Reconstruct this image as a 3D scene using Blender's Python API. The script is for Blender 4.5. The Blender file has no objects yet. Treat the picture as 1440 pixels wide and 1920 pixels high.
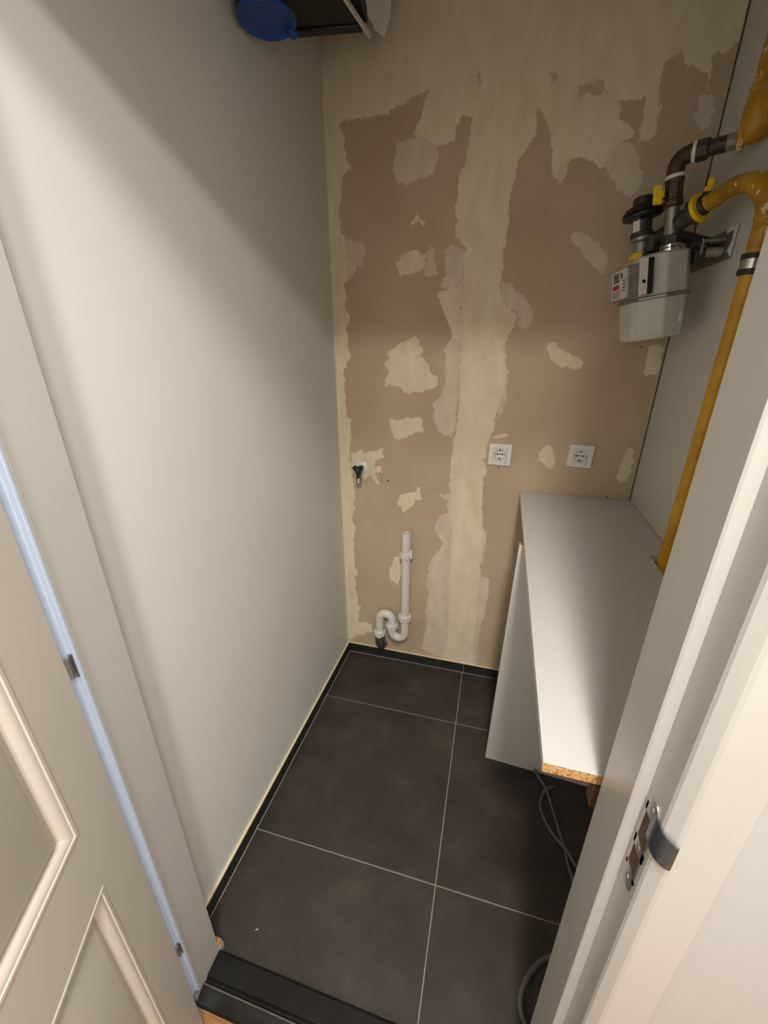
import bpy, bmesh, math, random
import numpy as np
from mathutils import Vector, Matrix
random.seed(4)
PI = math.pi
scene = bpy.context.scene
col = scene.collection

# ------------------------------------------------------------------ camera
cam_d = bpy.data.cameras.new('camera')
cam_d.sensor_fit = 'HORIZONTAL'; cam_d.sensor_width = 36.0
cam_d.lens = 36.0 * 768.2 / 1440.0
cam_d.clip_start = 0.02
cam = bpy.data.objects.new('camera', cam_d); col.objects.link(cam)
yaw, pitch, roll = -0.27239, -0.39301, -0.004438
f_ = Vector((math.sin(yaw)*math.cos(pitch), math.cos(yaw)*math.cos(pitch), math.sin(pitch)))
r_ = Vector((math.cos(yaw), -math.sin(yaw), 0)); u_ = r_.cross(f_)
r2 = math.cos(roll)*r_ + math.sin(roll)*u_; u2 = -math.sin(roll)*r_ + math.cos(roll)*u_
M = Matrix((r2, u2, -f_)).transposed().to_4x4(); M.translation = (0, 0, 1.54)
cam.matrix_world = M
scene.camera = cam

# ------------------------------------------------------------------ world, lamps, exposure
w = bpy.data.worlds.new('world'); scene.world = w; w.use_nodes = True
w.node_tree.nodes['Background'].inputs[0].default_value = (0.75, 0.85, 1.0, 1)
w.node_tree.nodes['Background'].inputs[1].default_value = 0.25
vs = scene.view_settings
vs.view_transform = 'Standard'; vs.look = 'None'; vs.gamma = 1.0; vs.use_curve_mapping = False
vs.exposure = 0.76

WARM = (1.0, 0.955, 0.895)
def area(name, loc, tgt, size, power, color, shape='DISK', size_y=None):
    l = bpy.data.lights.new(name, 'AREA'); l.shape = shape; l.size = size
    if size_y: l.size_y = size_y
    l.energy = power; l.color = color
    o = bpy.data.objects.new(name, l); col.objects.link(o); o.location = loc
    o.rotation_euler = (Vector(tgt) - Vector(loc)).to_track_quat('-Z', 'Y').to_euler()
    return o
LAMPS = [((0.13, -0.12, 2.49), 11.0), ((0.14, -0.54, 2.49), 17.0)]
for i, (p, e) in enumerate(LAMPS):
    area('hall_downlight', (p[0], p[1], p[2] - 0.016), (p[0], p[1], 0), 0.19, e, WARM)
# added soft fill light at the hallway rear, no window there
area('hall_window_light', (0.0, -1.88, 1.45), (0.0, 0.5, 1.45), 2.0, 9.0, (1.0, 0.985, 0.965), 'RECTANGLE', 1.9)
# added fill light on the right, brightens left jamb and left wall
area('side_room_light', (1.38, -0.75, 1.45), (0.0, 0.0, 1.40), 0.9, 9.0, (1.0, 0.97, 0.93), 'RECTANGLE', 1.9)
# daylight through the hallway window beyond the open door
area('hall_daylight', (-1.45, -0.7, 1.35), (-0.6, 0.35, 1.0), 0.5, 7.0, (0.68, 0.83, 1.0), 'RECTANGLE', 1.6)

# ------------------------------------------------------------------ materials
def lin(c):
    c = c/255.0
    return c/12.92 if c <= 0.04045 else ((c+0.055)/1.055)**2.4
def rgb(r, g, b): return (lin(r), lin(g), lin(b), 1.0)
class NT:
    def __init__(s, name):
        s.m = bpy.data.materials.new(name); s.m.use_nodes = True
        s.t = s.m.node_tree; s.b = s.t.nodes['Principled BSDF']
    def n(s, typ, **kw):
        x = s.t.nodes.new(typ)
        for k, v in kw.items():
            if k in x.inputs: x.inputs[k].default_value = v
            else: setattr(x, k, v)
        return x
    def l(s, a, b): s.t.links.new(a, b)
    def coord(s):
        return s.n('ShaderNodeTexCoord').outputs['Object']
    def noise(s, scale, detail=3, rough=0.5, vec=None, stretch=None):
        x = s.n('ShaderNodeTexNoise'); x.inputs['Scale'].default_value = scale
        x.inputs['Detail'].default_value = detail; x.inputs['Roughness'].default_value = rough
        v = vec or s.coord()
        if stretch:
            mp = s.n('ShaderNodeMapping'); mp.inputs['Scale'].default_value = stretch; s.l(v, mp.inputs['Vector']); v = mp.outputs[0]
        s.l(v, x.inputs['Vector']); return x.outputs['Fac']
    def ramp(s, fac, stops):
        x = s.n('ShaderNodeValToRGB'); e = x.color_ramp.elements
        while len(e) < len(stops): e.new(0.5)
        for k, (p, c) in enumerate(stops): e[k].position = p; e[k].color = c
        s.l(fac, x.inputs['Fac']); return x.outputs['Color']
    def mix(s, fac, a, b):
        x = s.n('ShaderNodeMix'); x.data_type = 'RGBA'
        for v, i in ((fac, 0), (a, 6), (b, 7)):
            if hasattr(v, 'links') or hasattr(v, 'is_linked'): s.l(v, x.inputs[i])
            else: x.inputs[i].default_value = v
        return x.outputs[2]
    def math(s, op, a, b=None, clamp=False):
        x = s.n('ShaderNodeMath'); x.operation = op; x.use_clamp = clamp
        for k, v in ((0, a), (1, b)):
            if v is None: continue
            if hasattr(v, 'is_linked'): s.l(v, x.inputs[k])
            else: x.inputs[k].default_value = v
        return x.outputs[0]
    def bump(s, h, strength=0.2, dist=0.002):
        x = s.n('ShaderNodeBump'); x.inputs['Strength'].default_value = strength; x.inputs['Distance'].default_value = dist
        s.l(h, x.inputs['Height']); s.l(x.outputs[0], s.b.inputs['Normal'])
def plain(name, c, rough=0.5, metal=0.0, var=0.06, scale=14.0, bump=0.0, bscale=200.0, spec=0.5, coat=0.0):
    t = NT(name)
    lo = tuple(v*(1-var) for v in c[:3])+(1,); hi = tuple(min(1, v*(1+var)) for v in c[:3])+(1,)
    t.l(t.ramp(t.noise(scale, 4), [(0.35, lo), (0.65, hi)]), t.b.inputs['Base Color'])
    t.b.inputs['Roughness'].default_value = rough; t.b.inputs['Metallic'].default_value = metal
    t.b.inputs['Specular IOR Level'].default_value = spec
    t.b.inputs['Coat Weight'].default_value = coat
    if bump: t.bump(t.noise(bscale, 2), bump, 0.001)
    return t.m
MT = {}
MT['wall'] = plain('wall_paint', rgb(219, 217, 210), 0.62, var=0.015, scale=3, bump=0.12, bscale=160, spec=0.3)
MT['wall_r'] = plain('raw_white_board', rgb(205, 201, 192), 0.75, var=0.02, scale=5, bump=0.1, bscale=220, spec=0.2)
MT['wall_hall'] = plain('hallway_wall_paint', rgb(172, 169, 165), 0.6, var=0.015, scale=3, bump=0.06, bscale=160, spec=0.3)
MT['ceil'] = plain('ceiling_paint', rgb(225, 222, 214), 0.8, var=0.02)
MT['frame'] = plain('frame_gloss_paint', rgb(177, 174, 169), 0.32, var=0.012, scale=6, bump=0.03, bscale=40)
MT['door'] = plain('door_paint', rgb(206, 200, 190), 0.38, var=0.012, scale=6, bump=0.03, bscale=40)
MT['seal'] = plain('pale_blue_seal', rgb(206, 222, 246), 0.35, var=0.03, scale=4)  # bluish daylight in the hinge gap, put into the colour
MT['steel'] = plain('brushed_steel', rgb(190, 188, 184), 0.28, 0.95, var=0.08, scale=60)
MT['chrome'] = plain('chrome', rgb(205, 203, 200), 0.12, 1.0, var=0.03)
MT['galv'] = plain('galvanised_steel', rgb(142, 139, 130), 0.42, 0.65, var=0.18, scale=40, bump=0.1, bscale=90)
MT['darkmetal'] = plain('dark_cast_metal', rgb(62, 58, 52), 0.5, 0.35, var=0.25, scale=50, bump=0.2, bscale=120)
MT['brown'] = plain('dark_brown_pipe', rgb(66, 46, 33), 0.5, 0.15, var=0.25, scale=40, bump=0.2, bscale=100)
MT['white_tape'] = plain('white_thread_tape', rgb(225, 220, 208), 0.6, bump=0.3)
MT['black'] = plain('black_rubber', rgb(24, 23, 22), 0.5, var=0.15)
MT['blackgl'] = plain('black_plastic', rgb(28, 28, 27), 0.4, var=0.15)
MT['dark_unit'] = plain('dark_grey_casing', rgb(36, 36, 31), 0.55, var=0.1, scale=8)
MT['blue'] = plain('blue_plastic', rgb(24, 66, 140), 0.38, var=0.05, scale=20)
MT['bluedot'] = plain('blue_button', rgb(40, 58, 120), 0.35)
MT['pvc'] = plain('white_pvc', rgb(222, 217, 210), 0.3, var=0.02, scale=12)
MT['pvc_dark'] = plain('dark_grey_pvc', rgb(74, 72, 67), 0.45, var=0.08)
MT['hole'] = plain('dark_hole', rgb(14, 12, 10), 0.9)
MT['socket'] = plain('socket_white', rgb(232, 228, 220), 0.28, var=0.01)
MT['yellow'] = plain('yellow_plastic', rgb(232, 196, 20), 0.4, var=0.05, scale=30)
MT['melamine'] = plain('white_melamine', rgb(205, 202, 196), 0.38, var=0.012, scale=9, bump=0.03, bscale=600)
MT['meter'] = plain('grey_green_enamel', rgb(194, 195, 184), 0.42, var=0.035, scale=30, bump=0.05, bscale=120)
MT['meter_pale'] = plain('pale_sticker', rgb(214, 212, 204), 0.5)
MT['label'] = plain('display_white', rgb(214, 208, 204), 0.4)
MT['lcd'] = plain('lcd_grey', rgb(92, 92, 82), 0.2)
MT['red'] = plain('red_print', rgb(158, 32, 36), 0.5)
MT['ink'] = plain('grey_print', rgb(110, 104, 102), 0.6)  # print, and the painted shade ring of the sockets
MT['lip'] = plain('blued_steel', rgb(118, 124, 136), 0.24, 0.9, var=0.1, scale=50)  # bluish tint stands for daylight reflected in the steel lip
MT['cable'] = plain('grey_cable_sheath', rgb(96, 96, 92), 0.5, var=0.08, scale=60)
MT['sill'] = plain('black_sill', rgb(26, 25, 20), 0.5, var=0.25, scale=25, bump=0.1, bscale=80, spec=0.25)
MT['sill_edge'] = plain('worn_sill_edge', rgb(92, 88, 80), 0.4, var=0.2, scale=60)
MT['sealant'] = plain('cream_sealant', rgb(228, 216, 186), 0.5, var=0.03)
MT['grout'] = plain('grey_grout', rgb(150, 145, 134), 0.9, var=0.12, scale=80, bump=0.2)
MT['plinth'] = plain('plinth_tile_dark', rgb(40, 39, 36), 0.5, var=0.1, scale=30)
MT['rough_wood'] = plain('raw_wood', rgb(186, 132, 74), 0.7, var=0.2, scale=60)
MT['lamp'] = None

def wood_floor():
    t = NT('orange_laminate')
    v = t.noise(18, 6, 0.6, stretch=(1.0, 9.0, 1.0))
    t.l(t.ramp(v, [(0.3, rgb(136, 92, 50)), (0.7, rgb(174, 126, 76))]), t.b.inputs['Base Color'])
    t.b.inputs['Roughness'].default_value = 0.4
    return t.m
MT['laminate'] = wood_floor()
def batten_wood():
    t = NT('dark_stained_wood')
    v = t.noise(30, 6, 0.6, stretch=(1.0, 8.0, 8.0))
    t.l(t.ramp(v, [(0.3, rgb(52, 32, 18)), (0.7, rgb(104, 66, 36))]), t.b.inputs['Base Color'])
    t.b.inputs['Roughness'].default_value = 0.6
    return t.m
MT['batten'] = batten_wood()
def chipboard():
    t = NT('chipboard_edge')
    a = t.noise(260, 4, 0.75); b = t.noise(90, 3, 0.6)
    c = t.ramp(a, [(0.33, rgb(92, 60, 32)), (0.5, rgb(196, 152, 98)), (0.72, rgb(228, 190, 138))])
    t.l(t.mix(t.math('GREATER_THAN', b, 0.6), c, rgb(160, 112, 64)), t.b.inputs['Base Color'])
    t.b.inputs['Roughness'].default_value = 0.85
    t.bump(a, 0.5, 0.002)
    return t.m
MT['chip'] = chipboard()
def tile_mat():
    t = NT('anthracite_tile')
    a = t.noise(5.5, 6, 0.62); b = t.noise(150, 3, 0.7)
    c = t.ramp(a, [(0.32, rgb(50, 46, 41)), (0.55, rgb(63, 58, 52)), (0.75, rgb(79, 73, 66))])
    sp = t.math('MULTIPLY', t.math('SUBTRACT', b, 0.5), 0.35)
    g = t.n('ShaderNodeBrightContrast'); t.l(c, g.inputs[0]); t.l(t.math('MULTIPLY', sp, 0.08), g.inputs['Bright'])
    t.l(g.outputs[0], t.b.inputs['Base Color'])
    t.b.inputs['Roughness'].default_value = 0.5
    t.b.inputs['Specular IOR Level'].default_value = 0.4
    t.bump(b, 0.08, 0.001)
    return t.m
MT['tile'] = tile_mat()
BOARD_LO, BOARD_HI = rgb(182, 162, 137), rgb(197, 179, 154)
def board_color(t):
    a = t.noise(3.0, 5, 0.6); b = t.noise(420, 2, 0.6)
    c = t.ramp(a, [(0.3, BOARD_LO), (0.7, BOARD_HI)])
    g = t.n('ShaderNodeBrightContrast'); t.l(c, g.inputs[0])
    t.l(t.math('MULTIPLY', t.math('SUBTRACT', b, 0.5), 0.10), g.inputs['Bright'])
    return g.outputs[0]
def board_mat():
    t = NT('plasterboard_paper')
    t.l(board_color(t), t.b.inputs['Base Color'])
    t.b.inputs['Roughness'].default_value = 0.9; t.b.inputs['Specular IOR Level'].default_value = 0.15
    return t.m
MT['board'] = board_mat()
def filler_mat(name, lo, hi, soft):
    t = NT(name)
    at = t.n('ShaderNodeAttribute'); at.attribute_name = 'depth_mm'
    nb = t.noise(70, 5, 0.7); st = t.noise(14, 3, 0.55, stretch=(1.6, 1, 0.7))
    # thin scraped edges let the paper show through
    thin = t.math('ADD', t.math('DIVIDE', at.outputs['Fac'], soft), t.math('MULTIPLY', t.math('SUBTRACT', nb, 0.5), 1.6))
    fac = t.math('ADD', thin, 0.35, clamp=True)
    c = t.ramp(st, [(0.3, lo), (0.68, hi)])
    t.l(t.mix(fac, board_color(t), c), t.b.inputs['Base Color'])
    t.b.inputs['Roughness'].default_value = 0.85; t.b.inputs['Specular IOR Level'].default_value = 0.2
    t.bump(st, 0.12, 0.002)
    return t.m
MT['cream'] = filler_mat('cream_filler', rgb(219, 205, 176), rgb(231, 219, 193), 6.0)
MT['grey'] = filler_mat('grey_filler', rgb(206, 191, 171), rgb(221, 207, 186), 7.0)
def wrapped_yellow(name, worn):
    t = NT(name)
    a = t.noise(16, 5, 0.65); b = t.noise(30, 4, 0.7)
    c = t.ramp(a, [(0.3, rgb(178, 128, 14)), (0.7, rgb(214, 164, 22))])
    if worn:
        c = t.ramp(a, [(0.3, rgb(134, 100, 20)), (0.7, rgb(196, 150, 32))])
        c = t.mix(t.math('GREATER_THAN', b, 0.615), c, rgb(218, 198, 146))
    t.l(c, t.b.inputs['Base Color']); t.b.inputs['Roughness'].default_value = 0.42
    t.bump(b, 0.35 if worn else 0.12, 0.003)
    return t.m
MT['ypipe'] = wrapped_yellow('yellow_pipe_paint', False)
MT['ywrap'] = wrapped_yellow('yellow_wrapped_pipe', True)

# ------------------------------------------------------------------ mesh helpers
class MB:
    """collects boxes, tubes, lathes and prisms; build() links them as ONE mesh object"""
    def __init__(s): s.v = []; s.f = []
    def add(s, vs, fs):
        o = len(s.v); s.v += [tuple(v) for v in vs]; s.f += [tuple(i+o for i in q) for q in fs]; return s
    def box(s, a, b, mat=None):
        x0, y0, z0 = a; x1, y1, z1 = b
        vs = [Vector(p) for p in ((x0,y0,z0),(x1,y0,z0),(x1,y1,z0),(x0,y1,z0),(x0,y0,z1),(x1,y0,z1),(x1,y1,z1),(x0,y1,z1))]
        if mat is not None: vs = [mat @ v for v in vs]
        return s.add(vs, [(0,3,2,1),(4,5,6,7),(0,1,5,4),(1,2,6,5),(2,3,7,6),(3,0,4,7)])
    def prism(s, pts, vec, mat=None):
        """closed polygon pts (3D, planar) extruded along vec"""
        n = len(pts); vec = Vector(vec)
        vs = [Vector(p) for p in pts] + [Vector(p)+vec for p in pts]
        if mat is not None: vs = [mat @ v for v in vs]
        return s.add(vs, [tuple(range(n-1, -1, -1)), tuple(range(n, 2*n))] + [(i, (i+1) % n, (i+1) % n+n, i+n) for i in range(n)])
    def tube(s, path, r, seg=20, caps=True):
        """swept circle, radius r (number or list) along path"""
        P = [Vector(p) for p in path]; n = len(P)
        R = r if isinstance(r, (list, tuple)) else [r]*n
        vs = []; fs = []; nrm = None
        for i in range(n):
            if i == 0: t = P[1]-P[0]
            elif i == n-1: t = P[-1]-P[-2]
            else:
                a = P[i]-P[i-1]; b = P[i+1]-P[i]
                t = (a.normalized() if a.length > 1e-9 else Vector()) + (b.normalized() if b.length > 1e-9 else Vector())
                if t.length < 1e-9: t = a
            t.normalize()
            if nrm is None:
                nrm = t.orthogonal().normalized()
            else:
                nrm = (nrm - t*nrm.dot(t))
                nrm = nrm.normalized() if nrm.length > 1e-6 else t.orthogonal().normalized()
            bn = t.cross(nrm)
            for k in range(seg):
                a = 2*PI*k/seg
                vs.append(P[i] + (nrm*math.cos(a)+bn*math.sin(a))*R[i])
        for i in range(n-1):
            for k in range(seg):
                k2 = (k+1) % seg
                fs.append((i*seg+k, i*seg+k2, (i+1)*seg+k2, (i+1)*seg+k))
        if caps: fs += [tuple(range(seg-1, -1, -1)), tuple(range((n-1)*seg, n*seg))]
        return s.add(vs, fs)
    def lathe(s, base, axis, prof, seg=24, caps=True):
        """profile of (radius, distance along axis) turned round an axis"""
        base = Vector(base); ax = Vector(axis).normalized(); n1 = ax.orthogonal().normalized(); n2 = ax.cross(n1)
        vs = []; fs = []
        for (r, h) in prof:
            for k in range(seg):
                a = 2*PI*k/seg
                vs.append(base + ax*h + (n1*math.cos(a)+n2*math.sin(a))*r)
        for i in range(len(prof)-1):
            for k in range(seg):
                k2 = (k+1) % seg
                fs.append((i*seg+k, i*seg+k2, (i+1)*seg+k2, (i+1)*seg+k))
        if caps and prof[0][0] > 1e-6: fs.append(tuple(range(seg-1, -1, -1)))
        if caps and prof[-1][0] > 1e-6: fs.append(tuple(range((len(prof)-1)*seg, len(prof)*seg)))
        return s.add(vs, fs)
    def build(s, name, mat, parent=None, bevel=0.0, segs=2, world=True, smooth=True, angle=32):
        me = bpy.data.meshes.new(name)
        vs = [Vector(v) for v in s.v]
        if parent is not None and world:
            inv = ROOT[parent.name].inverted(); vs = [inv @ v for v in vs]
        me.from_pydata([tuple(v) for v in vs], [], s.f); me.update()
        bm = bmesh.new(); bm.from_mesh(me)
        bmesh.ops.remove_doubles(bm, verts=bm.verts, dist=1e-6)
        bmesh.ops.recalc_face_normals(bm, faces=bm.faces)
        bm.to_mesh(me); bm.free()
        if smooth:
            me.polygons.foreach_set('use_smooth', [True]*len(me.polygons))
            me.set_sharp_from_angle(angle=math.radians(angle))
        o = bpy.data.objects.new(name, me); col.objects.link(o)
        me.materials.append(mat)
        if parent is not None: o.parent = parent
        ROOT[o.name] = ROOT[parent.name] if parent is not None else Matrix.Identity(4)
        if bevel:
            b = o.modifiers.new('bevel', 'BEVEL'); b.width = bevel; b.segments = segs; b.limit_method = 'ANGLE'; b.angle_limit = math.radians(35)
        return o
ROOT = {}
def thing(name, label, cat, mat=None, group=None, kind=None):
    o = bpy.data.objects.new(name, None); col.objects.link(o)
    o.empty_display_size = 0.05
    m = mat if isinstance(mat, Matrix) else Matrix.Translation(mat or (0, 0, 0))
    o.matrix_world = m; ROOT[o.name] = m.copy()
    tag(o, label, cat, group, kind); return o
def tag(o, label=None, cat=None, group=None, kind=None):
    if label: o['label'] = label
    if cat: o['category'] = cat
    if group: o['group'] = group
    if kind: o['kind'] = kind
    return o
def arc(c, e1, e2, r, a0, a1, n=10):
    c = Vector(c); e1 = Vector(e1); e2 = Vector(e2)
    return [c + (e1*math.cos(a0+(a1-a0)*i/n) + e2*math.sin(a0+(a1-a0)*i/n))*r for i in range(n+1)]
def smooth_path(pts, n=8):
    """Catmull-Rom through the points"""
    P = [Vector(p) for p in pts]; P = [2*P[0]-P[1]] + P + [2*P[-1]-P[-2]]; out = []
    for i in range(1, len(P)-2):
        for k in range(n):
            t = k/n
            out.append(0.5*((2*P[i]) + (P[i+1]-P[i-1])*t + (2*P[i-1]-5*P[i]+4*P[i+1]-P[i+2])*t*t + (3*P[i]-P[i-1]-3*P[i+1]+P[i+2])*t**3))
    out.append(P[-2]); return out
PATCHES = [
 ('cream', [[(-671,2608),(502,2415),(512,2269),(505,2265),(494,2249),(476,2238),(463,2246),(456,2237),(461,2191),(460,2167),(450,2171),(449,2204),(426,2217),(408,2228),(400,2221),(386,2242),(373,2257),(358,2250),(339,2247),(337,2218),(340,2178),(354,2142),(349,2123),(351,2084),(331,2075),(312,2074),(308,2106),(291,2086),(265,2077),(255,2056),(246,2028),(222,2021),(186,2038),(161,2050),(138,2053),(127,2036),(121,1997),(103,1987),(84,2020),(72,2061),(64,2125),(48,2156),(19,2182),(19,2161),(24,2123),(10,2106),(-4,2088),(-22,2063),(-29,2023),(-36,1968),(-36,1897),(-39,1822),(-37,1743),(-34,1678),(-4,1648),(25,1627),(22,1607),(5,1562),(-8,1527),(10,1450),(13,1365),(3,1316),(-11,1274),(-17,1239),(-37,1138),(-39,1090),(-29,1050),(-37,1001),(-31,898),(-18,806),(-12,763),(-19,625),(-9,566),(-7,479),(-4,331),(-9,204),(-1,40),(-167,48),(-141,175),(-150,333),(-152,468),(-152,597),(-161,705),(-157,758),(-163,860),(-174,944),(-176,1015),(-174,1096),(-170,1178),(-160,1249),(-160,1351),(-163,1429),(-166,1561),(-174,1682),(-173,1765),(-170,1832),(-189,1853),(-207,1868),(-200,1884),(-207,1937),(-211,1992),(-200,2043),(-187,2073),(-178,2149),(-169,2186),(-188,2184),(-202,2189),(-218,2163),(-223,2135),(-245,2127),(-277,2115),(-314,2142),(-355,2162),(-342,2194),(-326,2228),(-312,2263),(-335,2259),(-369,2256),(-388,2238),(-412,2240),(-433,2229),(-446,2216),(-471,2223),(-492,2221),(-538,2219),(-590,2220),(-608,2209),(-593,2167),(-589,2119),(-567,2085),(-583,2082),(-607,2068),(-621,1978),(-624,1910),(-606,1896),(-600,1850),(-592,1799),(-598,1753),(-617,1741),(-604,1708),(-614,1676),(-594,1627),(-611,1586),(-599,1486),(-627,1427),(-626,1339),(-627,1256),(-606,1239),(-607,1138),(-619,1090),(-614,1017),(-602,941),(-602,855),(-616,765),(-598,729),(-613,679),(-611,510),(-595,498),(-613,461),(-603,305),(-586,298),(-599,246),(-598,196),(-531,193),(-526,146),(-591,112),(-668,60),(-705,52),(-689,961),(-687,1803)]], [[(243,2172),(287,2172),(309,2176),(311,2147),(310,2116),(298,2101),(275,2119),(254,2133)],[(120,2229),(147,2219),(194,2224),(200,2198),(185,2193),(168,2197),(148,2200),(131,2199)],[(45,2258),(60,2259),(65,2243),(52,2241)],[(-166,2283),(-159,2285),(-152,2233),(-157,2231)]]),
 ('grey', [[(-413,2143),(-376,2148),(-332,2160),(-288,2131),(-273,2107),(-277,2081),(-288,2051),(-337,2042),(-361,2030),(-379,2021),(-405,2035),(-427,2072),(-420,2099)]], []),
 ('cream', [[(-344,1954),(-334,1931),(-308,1925),(-313,1911),(-338,1919),(-362,1917),(-347,1932)]], []),
 ('cream', [[(-414,1808),(-395,1827),(-364,1837),(-331,1837),(-308,1823),(-302,1800),(-320,1779),(-363,1766),(-402,1757),(-410,1783)]], []),
 ('grey', [[(-308,1829),(-281,1853),(-273,1802),(-256,1758),(-314,1754),(-311,1779),(-298,1803)]], []),
 ('cream', [[(-336,1563),(-319,1542),(-302,1514),(-311,1495),(-277,1467),(-272,1432),(-238,1413),(-245,1385),(-269,1368),(-311,1355),(-361,1350),(-389,1366),(-427,1381),(-456,1376),(-460,1405),(-442,1426),(-460,1461),(-442,1481),(-451,1508),(-406,1527),(-381,1546)]], []),
 ('cream', [[(-433,1250),(-392,1245),(-357,1255),(-304,1258),(-293,1204),(-355,1181),(-401,1156),(-426,1178),(-435,1219)]], []),
 ('cream', [[(-612,1090),(-584,1097),(-564,1114),(-552,1101),(-506,1106),(-478,1124),(-459,1123),(-464,1081),(-502,1062),(-503,1038),(-476,1037),(-469,1006),(-498,1011),(-491,990),(-484,956),(-499,960),(-525,999),(-543,978),(-559,944),(-564,951),(-555,980),(-608,990),(-613,1042)]], []),
 ('cream', [[(-405,875),(-389,912),(-350,933),(-320,936),(-306,962),(-297,953),(-298,926),(-288,907),(-297,898),(-319,899),(-325,875),(-349,847),(-375,834),(-381,860),(-403,867)]], []),
 ('cream', [[(-416,601),(-383,614),(-379,505),(-394,454),(-434,466),(-440,495),(-434,543)]], []),
 ('cream', [[(132,1540),(162,1540),(180,1523),(202,1507),(237,1492),(266,1473),(256,1450),(217,1453),(190,1458),(155,1477),(139,1505)]], []),
 ('grey', [[(158,1848),(183,1866),(210,1853),(234,1838),(263,1812),(283,1788),(285,1761),(279,1743),(241,1762),(212,1794),(196,1814),(167,1826)]], []),
 ('grey', [[(223,2028),(246,2064),(272,2077),(303,2061),(322,2038),(342,1984),(332,1956),(313,1937),(289,1954),(271,1970),(247,2000)]], []),
 ('grey', [[(444,2155),(458,2162),(481,2154),(487,2128),(490,2102),(479,2085),(465,2083),(445,2115),(442,2138)]], []),
 ('cream', [[(453,1522),(493,1526),(504,1506),(502,1430),(461,1438),(455,1481)]], []),
 ('cream', [[(454,1185),(473,1182),(489,1153),(490,1121),(489,1090),(483,1052),(454,1050),(451,1087),(452,1118)]], []),
 ('cream', [[(185,1175),(205,1164),(221,1136),(228,1087),(204,1077),(186,1095),(163,1117),(165,1151)]], []),
 ('cream', [[(233,1040),(240,1045),(247,1039),(240,1032),(234,1033)]], []),
 ('cream', [[(-22,1199),(34,1208),(37,1200),(-17,1189)]], []),
 ('grey', [[(-606,1896),(-562,1873),(-526,1865),(-529,1830),(-535,1802),(-569,1790),(-582,1764),(-609,1748)]], []),
 ('grey', [[(-238,1835),(-211,1851),(-166,1831),(-173,1716),(-212,1709),(-256,1722),(-239,1751),(-234,1764)]], []),
 ('grey', [[(-201,1556),(-163,1569),(-157,1391),(-165,1259),(-171,1184),(-205,1189),(-234,1205),(-259,1264),(-258,1314),(-231,1349),(-215,1403),(-224,1467),(-226,1509)]], []),
 ('cream', [[(-250,1667),(-256,1710),(-212,1717),(-170,1724),(-161,1542),(-200,1542),(-202,1578),(-211,1596)]], []),
 ('grey', [[(-43,1732),(-19,1732),(11,1706),(46,1676),(79,1634),(76,1601),(57,1586),(26,1589),(29,1627),(-4,1651),(-36,1662)]], []),
 ('grey', [[(-15,1541),(-1,1537),(-5,1450),(14,1428),(19,1333),(6,1286),(-12,1266),(-1,1355)]], []),
 ('grey', [[(-179,944),(-160,934),(-134,486),(-132,242),(-140,48),(-267,90),(-254,194),(-244,286),(-259,334),(-242,438),(-257,486),(-248,583),(-230,638),(-204,667),(-192,704),(-228,763),(-229,789),(-215,831),(-178,853),(-181,907),(-215,936)]], []),
 ('grey', [[(-23,616),(-2,567),(32,548),(29,406),(16,304),(11,209),(9,50),(-23,52),(-24,265),(-25,476)]], []),
 ('grey', [[(126,2244),(153,2266),(188,2297),(215,2297),(247,2284),(227,2270),(205,2266),(193,2249),(196,2226),(161,2219),(134,2232)]], []),
 ('grey', [[(-22,800),(-5,777),(-7,619),(-20,611),(-29,748)]], []),
]
# ------------------------------------------------------------------ the setting
YB = 1.655
S = 'structure'
wb = MB().box((-0.72, YB, -0.02), (0.508, YB+0.06, 2.66)).build('wall_back', MT['board'])
tag(wb, 'bare brown plasterboard back wall smeared with cream jointing filler', 'wall', kind=S)
# left wall runs a hair out of square
wl = MB().prism([(-0.664, YB+0.02, -0.02), (-0.677, 0.40, -0.02), (-0.76, 0.40, -0.02), (-0.76, YB+0.02, -0.02)], (0, 0, 2.68)).build('wall_left', MT['wall'])
tag(wl, 'smooth off white painted closet wall on the left', 'wall', kind=S)
wr = MB().box((0.513, 0.40, -0.02), (0.58, YB+0.02, 2.66)).build('wall_right', MT['wall_r'])
tag(wr, 'plain grey white closet wall behind the gas pipes', 'wall', kind=S)
wg = MB().box((0.5, YB+0.012, -0.02), (0.53, YB+0.05, 2.66)).build('trim_3', MT['hole'])
tag(wg, 'dark open joint in the corner of back and right walls', 'trim', kind=S)
fr = MB()
fr.box((-1.6, 0.325, -0.02), (-0.655, 0.43, 2.66)); fr.box((0.25, 0.325, -0.02), (1.4, 0.43, 2.66)); fr.box((-0.655, 0.325, 2.165), (0.25, 0.43, 2.66))
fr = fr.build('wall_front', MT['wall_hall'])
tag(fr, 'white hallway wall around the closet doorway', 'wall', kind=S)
tag(MB().box((-0.76, 0.43, 2.62), (0.58, YB+0.06, 2.68)).build('ceiling', MT['ceil']), 'closet ceiling', 'ceiling', kind=S)
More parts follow.
